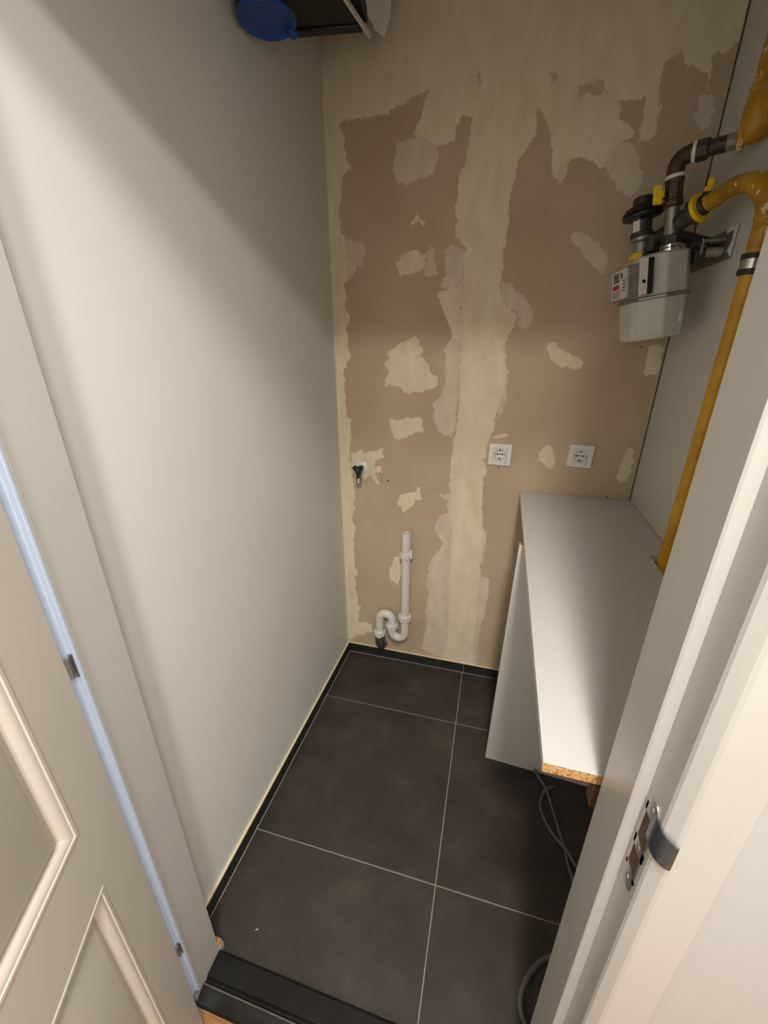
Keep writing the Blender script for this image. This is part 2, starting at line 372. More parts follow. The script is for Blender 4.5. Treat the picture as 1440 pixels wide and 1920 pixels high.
# hallway behind the camera
tag(MB().box((-1.6, -1.9, -0.06), (1.4, 0.331, -0.002)).build('floor_hallway', MT['laminate']), 'orange wood laminate of the hallway in front of the black sill', 'floor', kind=S)
tag(MB().box((-1.6, -1.9, 2.505), (1.4, 0.325, 2.68)).build('ceiling_hallway', MT['ceil']), 'hallway ceiling', 'ceiling', kind=S)
tag(MB().box((1.4, -1.9, -0.06), (1.46, 0.43, 2.68)).build('wall_hallway_right', MT['wall']), 'hallway wall to the right', 'wall', kind=S)
tag(MB().box((-1.6, -1.96, -0.06), (1.4, -1.9, 2.68)).build('wall_hallway_rear', MT['wall']), 'hallway wall behind the viewer', 'wall', kind=S)
hl = MB(); hl.box((-1.66, -1.96, -0.06), (-1.6, 0.43, 0.5)); hl.box((-1.66, -1.96, 2.2), (-1.6, 0.43, 2.68)); hl.box((-1.66, -1.96, 0.5), (-1.6, -1.2, 2.2)); hl.box((-1.66, -0.2, 0.5), (-1.6, 0.43, 2.2))
tag(hl.build('wall_hallway_left', MT['wall']), 'hallway wall to the left with a window opening', 'wall', kind=S)
def lamp_mat():
    t = NT('lamp_glass'); t.b.inputs['Emission Color'].default_value = (1, .8, .6, 1); t.b.inputs['Emission Strength'].default_value = 3.0
    return t.m
lm = lamp_mat()
for i, (p, e) in enumerate(LAMPS):
    dl = thing('ceiling_downlight', ['round ceiling downlight nearest the closet door', 'round ceiling downlight further back in the hallway'][i], 'lamp', (p[0], p[1], 2.505))
    MB().lathe((p[0], p[1], 2.5055), (0, 0, -1), [(0.09, 0), (0.10, 0.002), (0.10, 0.008), (0.078, 0.012), (0.078, 0.004)], 32).build('trim_ring', MT['steel'], dl)
    MB().lathe((p[0], p[1], 2.5035), (0, 0, -1), [(0.075, 0), (0.075, 0.002)], 32).build('lamp_glass', lm, dl)

# --- filler patches: thin raised smears on the back wall
def vnoise(x, z, scale, seed):
    X = x*scale+seed*17.3; Z = z*scale+seed*9.1
    xi = np.floor(X); zi = np.floor(Z); fx = X-xi; fz = Z-zi
    fx = fx*fx*(3-2*fx); fz = fz*fz*(3-2*fz)
    def h(a, b):
        v = np.sin(a*127.1+b*311.7+seed*74.7)*43758.5453
        return v-np.floor(v)
    return (h(xi, zi)*(1-fx)+h(xi+1, zi)*fx)*(1-fz)+(h(xi, zi+1)*(1-fx)+h(xi+1, zi+1)*fx)*fz-0.5
def sdf(poly, x, z):
    p = np.array(poly, float)/1000.0; d = np.full(x.shape, 1e9); ins = np.zeros(x.shape, bool)
    for i in range(len(p)):
        a = p[i]; b = p[(i+1) % len(p)]; e = b-a; wx = x-a[0]; wz = z-a[1]
        t = np.clip((wx*e[0]+wz*e[1])/max(e@e, 1e-12), 0, 1)
        d = np.minimum(d, (wx-e[0]*t)**2+(wz-e[1]*t)**2)
        c = ((a[1] > z) != (b[1] > z))
        if abs(e[1]) > 1e-9: ins ^= c & (x < e[0]*(z-a[1])/e[1]+a[0])
    return np.where(ins, 1, -1)*np.sqrt(d)
def filler_patch(kind, adds, holes, idx):
    pts = np.array([q for p in adds for q in p], float)/1000
    x0 = max(pts[:, 0].min()-0.02, -0.6636); x1 = min(pts[:, 0].max()+0.02, 0.507)
    z0 = max(pts[:, 1].min()-0.02, 0.05); z1 = min(pts[:, 1].max()+0.02, 2.618)
    area_ = (x1-x0)*(z1-z0); res = 0.0032 if area_ > 0.4 else (0.003 if area_ > 0.05 else 0.002)
    xs = np.linspace(x0, x1, max(4, int((x1-x0)/res))); zs = np.linspace(z0, z1, max(4, int((z1-z0)/res)))
    X, Z = np.meshgrid(xs, zs); d = np.full(X.shape, -1e9)
    for p in adds: d = np.maximum(d, sdf(p, X, Z))
    for p in holes: d = np.minimum(d, -sdf(p, X, Z))
    d = d + 0.009*vnoise(X, Z, 50, idx+1) + 0.007*vnoise(X, Z, 120, idx+5) + 0.006*vnoise(X*2.2, Z*0.7, 150, idx+9)
    top = {'cream': 0.0011, 'grey': 0.0007}[kind]
    h = np.clip(d*0.10, -0.0012, top) + np.where(d > 0.01, 0.0003*vnoise(X, Z, 14, idx), 0)
    n, m = X.shape; keep = d > -0.010
    cell = keep[:-1, :-1] | keep[1:, :-1] | keep[:-1, 1:] | keep[1:, 1:]
    ii, jj = np.nonzero(cell); a = ii*m+jj
    faces = np.stack([a, a+1, a+m+1, a+m], 1)
    used, invx = np.unique(faces, return_inverse=True); faces = invx.reshape(faces.shape)
    co = np.stack([X.ravel(), YB-h.ravel(), Z.ravel()], 1)[used]
    me = bpy.data.meshes.new('filler_patch'); me.from_pydata(co.tolist(), [], faces.tolist()); me.update()
    at = me.attributes.new('depth_mm', 'FLOAT', 'POINT'); at.data.foreach_set('value', (d.ravel()[used]*1000).astype(np.float32))
    me.polygons.foreach_set('use_smooth', [True]*len(me.polygons))
    me.materials.append(MT[kind])
    o = bpy.data.objects.new('filler_patch', me); col.objects.link(o); o.parent = wb
    return o
for i, (k, a, h) in enumerate(PATCHES): filler_patch(k, a, h, i)
# corner bead of cream filler where back and left walls meet
MB().prism([(-0.6645, YB, 0.055), (-0.6605, YB, 0.055), (-0.6645, YB-0.005, 0.055)], (0, 0, 2.3)).build('corner_bead', MT['sealant'], wb)
# small drilled holes and knife nicks in the board
for (x, z, r) in ((-0.445, 0.979, 0.0036), (-0.481, 1.008, 0.0022), (0.012, 1.088, 0.0016), (0.43, 0.985, 0.003), (-0.515, 0.545, 0.002), (0.434, 1.522, 0.0025), (-0.545, 0.41, 0.002)):
    MB().lathe((x, YB+0.0005, z), (0, -1, 0), [(r, 0), (r, 0.0008)], 10).build('drill_hole', MT['hole'], wb)
MB().prism([(0.020, YB, 1.079), (0.023, YB, 1.080), (0.016, YB, 1.068), (0.013, YB, 1.066)], (0, -0.0006, 0)).build('scratch', MT['hole'], wb)
MB().prism([(-0.473, YB, 0.998), (-0.4715, YB, 0.998), (-0.4735, YB, 0.966), (-0.475, YB, 0.968)], (0, -0.0018, 0)).build('scratch', MT['ink'], wb)

# --- floor: grout bed with big anthracite tiles
fl = MB().box((-0.68, 0.34, -0.04), (0.52, YB, -0.0015)).build('floor', MT['grout'])
tag(fl, 'closet floor of large anthracite tiles with pale grout', 'floor', kind=S)
TR = 0.007
def lx(y): return -0.664 - (YB-y)*0.0104     # face of the left wall
def grid(x, y):      # tile grid turned slightly about (-0.052, 1.335)
    return (-0.0515 + x*math.cos(TR)-y*math.sin(TR), 1.335 + x*math.sin(TR)+y*math.cos(TR))
def clip_poly(poly, xmin, xmax, ymin, ymax):
    for ax, lim, sg in ((0, xmin, 1), (0, xmax, -1), (1, ymin, 1), (1, ymax, -1)):
        out = []
        for i in range(len(poly)):
            a = poly[i]; b = poly[(i+1) % len(poly)]; da = (a[ax]-lim)*sg; db = (b[ax]-lim)*sg
            if da >= 0: out.append(a)
            if (da >= 0) != (db >= 0):
                t = da/(da-db); out.append((a[0]+(b[0]-a[0])*t, a[1]+(b[1]-a[1])*t))
        poly = out
    return poly
G = 0.598; gj = 0.0016
for (i0, j0) in ((-1, 0), (0, 0), (-1, -1), (0, -1), (-1, -2), (0, -2)):
    xa = i0*G+gj if i0 > -1 else -0.66
    q = [grid(xa, j0*G+gj), grid((i0+1)*G-gj, j0*G+gj), grid((i0+1)*G-gj, (j0+1)*G-gj), grid(xa, (j0+1)*G-gj)]
    q = clip_poly(q, -0.70, 0.511, 0.415, 1.6425)
    # follow the left plinth, which runs slightly out of square
    o2 = []
    for i in range(len(q)):
        a, b = q[i], q[(i+1) % len(q)]; da = a[0]-lx(a[1])-0.0125; db = b[0]-lx(b[1])-0.0125
        if da >= 0: o2.append(a)
        if (da >= 0) != (db >= 0):
            k = da/(da-db); o2.append((a[0]+(b[0]-a[0])*k, a[1]+(b[1]-a[1])*k))
    q = o2
    if len(q) > 2:
        MB().prism([(x, y, -0.012) for x, y in q], (0, 0, 0.012)).build('tile', MT['tile'], fl, bevel=0.0012)
# flecks of white paint dropped on the tiles
random.seed(21)
for (x, y) in ((-0.520, 0.500), (-0.535, 0.428), (-0.500, 0.424), (-0.555, 1.600), (-0.540, 1.606)  ):
    a = random.uniform(0, PI); l, w_ = random.uniform(0.003, 0.006), random.uniform(0.0009, 0.0016)
    MB().prism([(x+l*math.cos(a+q)*(1 if abs(math.cos(q)) > 0.5 else w_/l), y+l*math.sin(a+q)*(1 if abs(math.cos(q)) > 0.5 else w_/l), 0.0) for q in (0, PI/2, PI, 3*PI/2)], (0, 0, 0.0006)).build('paint_fleck', MT['socket'], fl)
bbk = thing('baseboard_back', 'dark tile plinth along the foot of the bare back wall', 'baseboard', (0, YB, 0), kind=S)
for (a, b) in ((-0.657, -0.0505), (-0.048, 0.511)):
    MB().box((a, 1.646, 0.0015), (b, YB-0.0008, 0.052)).build('tile', MT['plinth'], bbk, bevel=0.0012)
MB().box((-0.657, 1.6475, 0.052), (0.511, YB-0.0004, 0.0545)).build('sealant', MT['sealant'], bbk)
bbl = thing('baseboard_left', 'dark tile plinth along the foot of the white left wall', 'baseboard', (-0.664, 1, 0), kind=S)
for (a, b) in ((0.445, 0.7405), (0.7435, 1.335), (1.338, 1.654)):
    MB().prism([(lx(a)+0.001, a, 0.0015), (lx(a)+0.0105, a, 0.0015), (lx(b)+0.0095, b, 0.0015), (lx(b)+0.001, b, 0.0015)], (0, 0, 0.0505)).build('tile', MT['plinth'], bbl, bevel=0.0012)
MB().prism([(lx(0.445)+0.0003, 0.445, 0.052), (lx(0.445)+0.009, 0.445, 0.052), (lx(1.654)+0.008, 1.654, 0.052), (lx(1.654)+0.0003, 1.654, 0.052)], (0, 0, 0.0055)).build('sealant', MT['sealant'], bbl, bevel=0.001)

# --- door frame with rebate, strike plate and painted daylight strip
frame = thing('trim_1', 'glossy white rebated door frame of the closet doorway', 'frame', (0, 0.4, 0), kind=S)
jr = [(0.180, 0.43), (0.180, 0.357), (0.182, 0.355), (0.193, 0.355), (0.193, 0.317), (0.1945, 0.3135), (0.203, 0.3055), (0.2065, 0.304), (0.250, 0.304), (0.2545, 0.3065), (0.258, 0.312), (0.262, 0.325), (0.262, 0.43)]
MB().prism([(x, y, -0.012) for x, y in jr], (0, 0, 2.17)).build('jamb', MT['frame'], frame, angle=20)
jl = [(-0.590, 0.43), (-0.590, 0.357), (-0.592, 0.355), (-0.604, 0.355), (-0.604, 0.317), (-0.6055, 0.3135), (-0.614, 0.3055), (-0.617, 0.304), (-0.661, 0.304), (-0.668, 0.312), (-0.670, 0.325), (-0.670, 0.43)]
MB().prism([(x, y, -0.012) for x, y in jl], (0, 0, 2.17)).build('jamb', MT['frame'], frame, angle=20)
hd = [(0.43, 2.10), (0.355, 2.10), (0.355, 2.113), (0.317, 2.113), (0.3055, 2.122), (0.304, 2.126), (0.304, 2.170), (0.43, 2.170)]
MB().prism([(-0.604, y, z) for y, z in hd], (0.797, 0, 0)).build('head', MT['frame'], frame, angle=20)
MB().prism([(x, y, 0.02) for x, y in ((-0.5905, 0.3552), (-0.6042, 0.3552), (-0.6042, 0.318), (-0.6015, 0.318), (-0.6005, 0.348), (-0.5905, 0.350))], (0, 0, 2.075)).build('seal_strip', MT['seal'], frame, bevel=0.002)  # strip whose pale blue stands for daylight on step and rebate
# strike plate let into the right rebate, its lip curling round the frame edge
zc = 1.035
pl = MB()
def plate_pt(y, z): return (0.1925, y, z)
# plate outline with rounded ends, two openings left free: built from bars
y0, y1 = 0.3225, 0.3485
pl.box((0.1918, y0, 0.985), (0.1935, y0+0.0035, 1.092)); pl.box((0.1918, y1-0.0035, 0.985), (0.1935, y1, 1.092))
pl.box((0.1918, y0, 1.024), (0.1935, y1, 1.038)); pl.box((0.1918, y0, 0.978), (0.1935, y1, 0.992)); pl.box((0.1918, y0, 1.080), (0.1935, y1, 1.094))
yc = (y0+y1)/2; rr = (y1-y0)/2
pl.prism([(0.1918, yc+rr*math.cos(a), 1.094+rr*math.sin(a)) for a in [PI*k/10 for k in range(11)]], (0.0017, 0, 0))
pl.prism([(0.1918, yc+rr*math.cos(a), 0.978+rr*math.sin(a)) for a in [PI+PI*k/10 for k in range(11)]], (0.0017, 0, 0))
sp = pl.build('strike_plate', MT['steel'], frame, smooth=False)
# lip: curved tongue from the plate round the chamfer to the front face
prof = smooth_path([(0.1922, 0.3330, 0), (0.1910, 0.3220, 0), (0.1914, 0.3140, 0), (0.1940, 0.3070, 0), (0.1985, 0.3025, 0), (0.2015, 0.3006, 0), (0.2040, 0.3005, 0), (0.2056, 0.3030, 0)], 5)
lip = MB(); vs = []; n = len(prof)
for k, p in enumerate(prof):
    tn = (prof[min(k+1, n-1)]-prof[max(k-1, 0)]).normalized(); nn = Vector((tn.y, -tn.x, 0))*0.0013
    s_ = k/(n-1); za_ = 1.060+0.004*s_*s_; zb2 = 1.100-0.006*s_*s_
    vs += [(p.x, p.y, za_), (p.x, p.y, zb2), (p.x-nn.x, p.y-nn.y, zb2), (p.x-nn.x, p.y-nn.y, za_)]
fs = [(k*4+j, k*4+(j+1) % 4, k*4+4+(j+1) % 4, k*4+4+j) for k in range(n-1) for j in range(4)] + [(3, 2, 1, 0), (n*4-4, n*4-3, n*4-2, n*4-1)]
lip.add(vs, fs)
lip.build('strike_lip', MT['lip'], sp, angle=50)
for (a, b) in ((0.993, 1.0235), (1.0385, 1.0795)):
    MB().box((0.1926, y0+0.0035, a), (0.1934, y1-0.0035, b)).build('latch_opening', MT['batten'], sp)
for z in (0.978, 1.031, 1.094):
    MB().lathe((0.1919, yc, z), (-1, 0, 0), [(0.0036, 0), (0.0036, 0.0006), (0.0022, 0.0012), (0.0, 0.0007)], 12).build('screw', MT['galv'], sp)
# chipped block at the foot of the left jamb
MB().box((-0.66, 0.4305, 0.0), (-0.5875, 0.446, 0.03)).build('plinth_block', MT['frame'], frame, bevel=0.001)
MB().box((-0.66, 0.4305, 0.03), (-0.5885, 0.445, 0.044)).build('raw_wood_chip', MT['rough_wood'], frame, bevel=0.002)

# --- sill
sill = thing('trim_2', 'black ridged door sill between the closet tiles and the orange floor', 'sill', (-0.2, 0.38, 0), kind=S)
sp_ = [(0.436, -0.01), (0.436, 0.002), (0.431, 0.017), (0.426, 0.020), (0.380, 0.020), (0.376, 0.012), (0.370, 0.012), (0.368, 0.018), (0.362, 0.018), (0.344, 0.010), (0.335, 0.006), (0.3315, 0.001), (0.3315, -0.01)]
MB().prism([(-0.5895, y, z) for y, z in sp_], (0.769, 0, 0)).build('sill_profile', MT['sill'], sill, bevel=0.0012, angle=25)
MB().box((-0.588, 0.3635, 0.0175), (0.1785, 0.3672, 0.0192)).build('ridge', MT['sill_edge'], sill, bevel=0.0008)

# --- panelled door, standing open at the left
DS = 0.92
h0 = Vector((-0.595*DS, 0.335*DS, 0)); du = Vector((0.44, -0.90, 0)).normalized(); dn = Vector((0.90, 0.44, 0)).normalized()
DM = Matrix(((du.x, dn.x, 0, h0.x), (du.y, dn.y, 0, h0.y), (0, 0, 1, 0), (0, 0, 0, 1)))   # local: x along door, y out of its face, z up
door = thing('door_1', 'cream panelled closet door standing open on the left', 'door', DM, kind=S)
W, TH, ZB, ZT = 0.79, 0.038, 0.008, 2.10
pu0, pu1 = 0.089, 0.70
UP = (0.908, 1.98); LO = (0.10, 0.782)
leaf = MB()
for a, b in (((0, -TH, ZB), (pu0, 0, ZT)), ((pu1, -TH, ZB), (W, 0, ZT)), ((pu0, -TH, ZB), (pu1, 0, LO[0])), ((pu0, -TH, LO[1]), (pu1, 0, UP[0])), ((pu0, -TH, UP[1]), (pu1, 0, ZT))):
    leaf.box(a, b)
leaf.build('door_leaf', MT['door'], door, world=False, smooth=False)
def frame_rings(mb, u0, u1, z0, z1, prof):
    """moulding: profile (inset, height) swept round a rectangle with mitres"""
    vs = []; fs = []
    for (o, h) in prof:
        vs += [(u0+o, h, z0+o), (u1-o, h, z0+o), (u1-o, h, z1-o), (u0+o, h, z1-o)]
    for i in range(len(prof)-1):
        for k in range(4):
            k2 = (k+1) % 4; fs.append((i*4+k, i*4+k2, (i+1)*4+k2, (i+1)*4+k))
    mb.add(vs, fs)
for (z0, z1) in (UP, LO):
    p = MB().box((pu0, -0.024, z0), (pu1, -0.0125, z1))
    p = p.build('panel', MT['door'], door, world=False, smooth=False)
    m = MB()
    frame_rings(m, pu0, pu1, z0, z1, [(-0.001, -0.0002), (0.001, 0.0012), (0.0055, 0.0010), (0.0068, -0.0008), (0.0078, -0.0008), (0.0125, -0.0030), (0.0165, -0.0065), (0.0190, -0.0110), (0.0195, -0.0128)])
    m.build('moulding', MT['door'], p, world=False, angle=28)
    m = MB()
    frame_rings(m, pu0+0.0195, pu1-0.0195, z0+0.0195, z1-0.0195, [(0, -0.0127), (0.0010, -0.0122), (0.0180, -0.0050), (0.0190, -0.0047)])
    q = 0.0385
    m.add([(pu0+q, -0.0047, z0+q), (pu1-q, -0.0047, z0+q), (pu1-q, -0.0047, z1-q), (pu0+q, -0.0047, z1-q)], [(0, 1, 2, 3)])
    m.build('raised_field', MT['door'], p, world=False, angle=28)
for z in (0.235, 1.08, 1.88):
    h = MB().tube([(-0.5955, 0.341, z-0.018), (-0.5965, 0.341, z+0.018)], 0.0035, 14)
    h.box((-0.6000, 0.3465, z-0.022), (-0.5935, 0.3492, z+0.022))
    h.build('hinge', MT['steel'], door)

# ------------------------------------------------------------------ white shelf and leaning panel
shelf = thing('shelf_board', 'long white melamine shelf with a chipboard front end, along the right wall', 'shelf', (0.11, 0.453, 0.962))
outline = [(0.110, 0.4535), (0.511, 0.4535), (0.511, 1.070), (0.449, 1.070), (0.449, 1.190), (0.511, 1.190), (0.511, 1.6515), (0.110, 1.6515)]
MB().prism([(x, y, 0.9617) for x, y in outline], (0, 0, 0.0183)).build('board', MT['melamine'], shelf, bevel=0.0006)
MB().box((0.1104, 0.4522, 0.9625), (0.5105, 0.4536, 0.9790)).build('chipboard_end', MT['chip'], shelf)
for (x, y) in ((0.487, 1.628), (0.47, 1.56)):
    MB().lathe((x, y, 0.980), (0, 0, 1), [(0.0028, 0), (0.0022, 0.0004), (0, 0.0005)], 10).build('screw_head', MT['galv'], shelf)
pan = thing('panel_board', 'white melamine panel standing upright on the tiles beneath the shelf', 'panel', (0.27, 1.2, 0))
za, zb_ = 0.0, 0.950
def lean(z): return 1.200 + 0.045*z
pp = [(0.0800, lean(0)), (0.4700, lean(0)-0.02)]
m = MB()
bot = [(0.0800, 1.2060, 0.0003), (0.4700, 1.1855, 0.0003), (0.4700, 1.2035, 0.0003), (0.0800, 1.2240, 0.0003)]
topv = [(0.1012, 1.2330, 0.9440), (0.4900, 1.2120, 0.9440), (0.4900, 1.2300, 0.9440), (0.1012, 1.2510, 0.9440)]
m.add(bot+topv, [(3,2,1,0),(4,5,6,7),(0,1,5,4),(1,2,6,5),(2,3,7,6),(3,0,4,7)])
m.build('board', MT['melamine'], pan, bevel=0.0006)
MB().add([(0.1016, 1.2334, 0.9441), (0.4896, 1.2124, 0.9441), (0.4896, 1.2298, 0.9441), (0.1016, 1.2506, 0.9441), (0.1016, 1.2334, 0.9452), (0.4896, 1.2124, 0.9452), (0.4896, 1.2298, 0.9452), (0.1016, 1.2506, 0.9452)],
         [(3,2,1,0),(4,5,6,7),(0,1,5,4),(1,2,6,5),(2,3,7,6),(3,0,4,7)]).build('chipboard_edge', MT['chip'], pan)
bt = MB().box((0.183, 0.458, 0.905), (0.511, 0.480, 0.9612)).build('support_batten', MT['batten'], bevel=0.002)
tag(bt, 'dark brown wooden batten under the front end of the white shelf', 'batten')

# ------------------------------------------------------------------ cables on the floor
cb = MB().tube(smooth_path([(0.262, 1.19, 0.02), (0.280, 1.170, 0.008), (0.303, 1.132, 0.0055), (0.324, 1.041, 0.0055), (0.338, 0.976, 0.0055), (0.347, 0.930, 0.0055), (0.352, 0.893, 0.0055), (0.364, 0.845, 0.0055), (0.39, 0.78, 0.0055),
    (0.43, 0.74, 0.0055), (0.462, 0.78, 0.0055), (0.445, 0.84, 0.0055), (0.376, 0.892, 0.0125), (0.351, 0.931, 0.0165), (0.329, 0.957, 0.0105), (0.308, 0.985, 0.0055), (0.285, 1.031, 0.0055), (0.279, 1.072, 0.0055), (0.296, 1.122, 0.0055), (0.33, 1.15, 0.0055)], 8), 0.0052, 10)
cb = cb.build('power_cable', MT['cable'])
tag(cb, 'thin grey cable crossing itself on the tiles below the shelf', 'cable')
cb = MB().tube(smooth_path([(0.46, 0.70, 0.0072), (0.36, 0.690, 0.0072), (0.280, 0.660, 0.0072), (0.238, 0.630, 0.0072), (0.206, 0.587, 0.0072), (0.195, 0.551, 0.0072), (0.203, 0.522, 0.0072), (0.224, 0.500, 0.0072), (0.28, 0.47, 0.0072), (0.38, 0.46, 0.0072)], 8), 0.0068, 12)
cb = cb.build('power_cable', MT['cable'])
tag(cb, 'thicker grey cable curled in a loop on the tiles close to the right jamb', 'cable')

# ------------------------------------------------------------------ siphon on the back wall
ys = 1.615
trap = thing('drain_trap', 'white plastic standpipe and siphon trap on the bare back wall', 'drain', (-0.41, ys, 0.05))
R = 0.0205
# upper pipe, open at the top
MB().lathe((-0.3475, ys, 0.30), (0, 0, 1), [(R, 0), (R, 0.455), (R-0.0028, 0.455), (R-0.0028, 0.30), (0.0, 0.30)], 28).build('standpipe', MT['pvc'], trap)
def nut(x, z, tilt=(0, 0, 1), r=0.0275, h=0.026, name='coupling_nut'):
    m = MB(); m.lathe((x, ys, z), tilt, [(R, -h/2-0.008), (r-0.003, -h/2-0.008), (r-0.003, -h/2), (r, -h/2), (r, h/2-0.004), (r-0.003, h/2), (R, h/2)], 28)
    ax = Vector(tilt).normalized(); n1 = ax.orthogonal().normalized(); n2 = ax.cross(n1)
    for k in range(14):
        a = 2*PI*k/14; c = Vector((x, ys, z)) + (n1*math.cos(a)+n2*math.sin(a))*r
        m.tube([c-ax*h*0.4, c+ax*h*0.4], 0.0022, 6)
    return m.build(name, MT['pvc'], trap)
nut(-0.3475, 0.302, r=0.029, h=0.028)
MB().tube([(-0.3475, ys, 0.285)] + [(-0.3475, ys, 0.21)] + arc((-0.380, ys, 0.206), (1, 0, 0), (0, 0, -1), 0.0325, 0, PI, 14) + [(-0.4125, ys, 0.235)], R, 24).build('trap_bend', MT['pvc'], trap)
nut(-0.4125, 0.240, r=0.0275, h=0.026)
MB().tube([(-0.4125, ys, 0.245)] + arc((-0.4440, ys, 0.272), (1, 0, 0), (0, 0, 1), 0.0315, 0, PI, 14) + [(-0.4755, ys, 0.185)], R, 24).build('outlet_bend', MT['pvc'], trap)
nut(-0.4755, 0.185, r=0.0275, h=0.026)
MB().tube([(-0.4752, ys, 0.172), (-0.4745, ys+0.001, 0.135), (-0.4735, ys+0.006, 0.112), (-0.4725, ys+0.018, 0.094), (-0.4715, YB+0.002, 0.082)], 0.0245, 24).build('waste_socket', MT['pvc_dark'], trap)
# wall clip
cl = MB(); cl.lathe((-0.3475, ys, 0.643), (0, 0, 1), [(R+0.0004, -0.013), (R+0.0058, -0.013), (R+0.0058, 0.013), (R+0.0004, 0.013)], 28)
for k in range(12):
    a = 2*PI*k/12; cl.tube([(-0.3475+(R+0.0055)*math.cos(a), ys+(R+0.0055)*math.sin(a), 0.631), (-0.3475+(R+0.0055)*math.cos(a), ys+(R+0.0055)*math.sin(a), 0.655)], 0.0022, 6)
cl.box((-0.331, ys-0.014, 0.634), (-0.317, ys+0.006, 0.672)); cl.box((-0.352, ys+R, 0.633), (-0.343, YB, 0.653))
cl.build('pipe_clip', MT['pvc'], trap, bevel=0.001)

# ------------------------------------------------------------------ tap
tap = thing('washing_machine_tap', 'small tap with black blue-dotted handle on the bare back wall', 'tap', (-0.565, YB, 1.03))
MB().lathe((-0.563, YB, 1.028), (0, -1, 0), [(0.030, 0), (0.030, 0.003), (0.022, 0.008), (0.016, 0.009)], 26).build('escutcheon', MT['socket'], tap)
b = MB(); b.tube([(-0.563, YB-0.004, 1.028), (-0.562, 1.602, 1.030)], 0.0125, 20)
b.tube([(-0.5625, 1.618, 1.028), (-0.562, 1.612, 1.006), (-0.561, 1.606, 0.994)], 0.0105, 18)
b.build('valve_body', MT['galv'], tap)
MB().lathe((-0.561, 1.606, 0.996), (0.02, -0.2, -1), [(0.0095, -0.002), (0.0145, 0), (0.0145, 0.006), (0.0130, 0.008), (0.0130, 0.020), (0.009, 0.020), (0.009, 0.012), (0, 0.012)], 22).build('hose_outlet', MT['chrome'], tap)
hp = []
for k in range(36):
    a = 2*PI*k/36; r = 0.0195 + 0.0065*math.cos(3*(a+PI/2-0.12))
    hp.append((-0.5605+r*math.cos(a), 1.590, 1.036+r*math.sin(a)))
MB().prism(hp, (0, 0.015, 0)).build('handle', MT['black'], tap, bevel=0.002)
MB().box((-0.566, 1.588, 0.998), (-0.555, 1.600, 1.025)).build('handle_lever', MT['black'], tap, bevel=0.002)
MB().lathe((-0.561, 1.5905, 1.037), (0, -1, 0), [(0.0088, 0), (0.0088, 0.0014), (0.006, 0.0022), (0, 0.0024)], 20).build('blue_cap', MT['bluedot'], tap)

# ------------------------------------------------------------------ sockets
def socket(cx, cz, rot, label):
    m = Matrix.Translation((cx, YB, cz)) @ Matrix.Rotation(rot, 4, 'Y')
    t = thing('wall_socket', label, 'socket', m, group='earthed sockets on the back wall')
    B = dict(world=False)
    fp = MB(); a, i, d = 0.0425, 0.0262, 0.0095
    fp.box((-a, -d, -a), (a, 0, -i)); fp.box((-a, -d, i), (a, 0, a)); fp.box((-a, -d, -i), (-i, 0, i)); fp.box((i, -d, -i), (a, 0, i))
    fp.build('cover_frame', MT['socket'], t, smooth=False, **B)
    MB().box((-i, -0.0006, -i), (i, -0.0002, i)).build('frame_gap', MT['ink'], t, **B)
    # insert with round recess
    seg = 40; q = 0.0253; vs = []; fs = []
    for k in range(seg):
        an = 2*PI*k/seg; c, s_ = math.cos(an), math.sin(an); sc = q/max(abs(c), abs(s_))
        vs.append((c*sc, -0.0088, s_*sc))
    for k in range(seg): vs.append((vs[k][0], -0.003, vs[k][2]))
    for (r, y) in ((0.0212, -0.0088), (0.0200, -0.0080), (0.0195, -0.0010), (0.0001, -0.0010)):
        for k in range(seg):
            an = 2*PI*k/seg; vs.append((r*math.cos(an), y, r*math.sin(an)))
    for lo, hi in ((1, 0), (0, 2), (2, 3), (3, 4), (4, 5)):
        for k in range(seg):
            k2 = (k+1) % seg; fs.append((lo*seg+k, lo*seg+k2, hi*seg+k2, hi*seg+k))
    MB().add(vs, fs).build('insert', MT['socket'], t, angle=25, **B)
    for x in (-0.0095, 0.0095):
        MB().lathe((x, -0.0011, 0), (0, -1, 0), [(0.0034, 0), (0.0034, 0.0004)], 14).build('pin_hole', MT['hole'], t, **B)
    MB().lathe((0, -0.0011, 0), (0, -1, 0), [(0.0026, 0), (0.0026, 0.0008), (0.0014, 0.0012), (0, 0.0008)], 14).build('screw', MT['darkmetal'], t, **B)
    for s_ in (1, -1):
        MB().box((-0.0026, -0.0072, min(s_*0.0145, s_*0.0198)), (0.0026, -0.0009, max(s_*0.0145, s_*0.0198))).build('earth_clip', MT['darkmetal'], t, **B)
        MB().box((min(s_*0.0172, s_*0.0196), -0.006, -0.003), (max(s_*0.0172, s_*0.0196), -0.0009, 0.003)).build('guide_rib', MT['ink'], t, **B)
    MB().lathe((0, -0.0089, 0), (0, -1, 0), [(0.0209, -0.0004), (0.0209, 0.0003), (0.0217, 0.0003), (0.0217, -0.0004), (0.0209, -0.0004)], 40, caps=False).build('recess_ring', MT['ink'], t, **B)  # grey ring painted as shade round the edge of the recess
    MB().box((0.0180, -0.0098, -0.0335), (0.0260, -0.0094, -0.0318)).build('maker_mark', MT['ink'], t, **B)
socket(0.0165, 1.1276, math.radians(0.5), 'white wall socket on the pale filler edge, left of the two')
socket(0.3087, 1.1399, math.radians(2.6), 'white wall socket slightly crooked, above the shelf, right of the two')

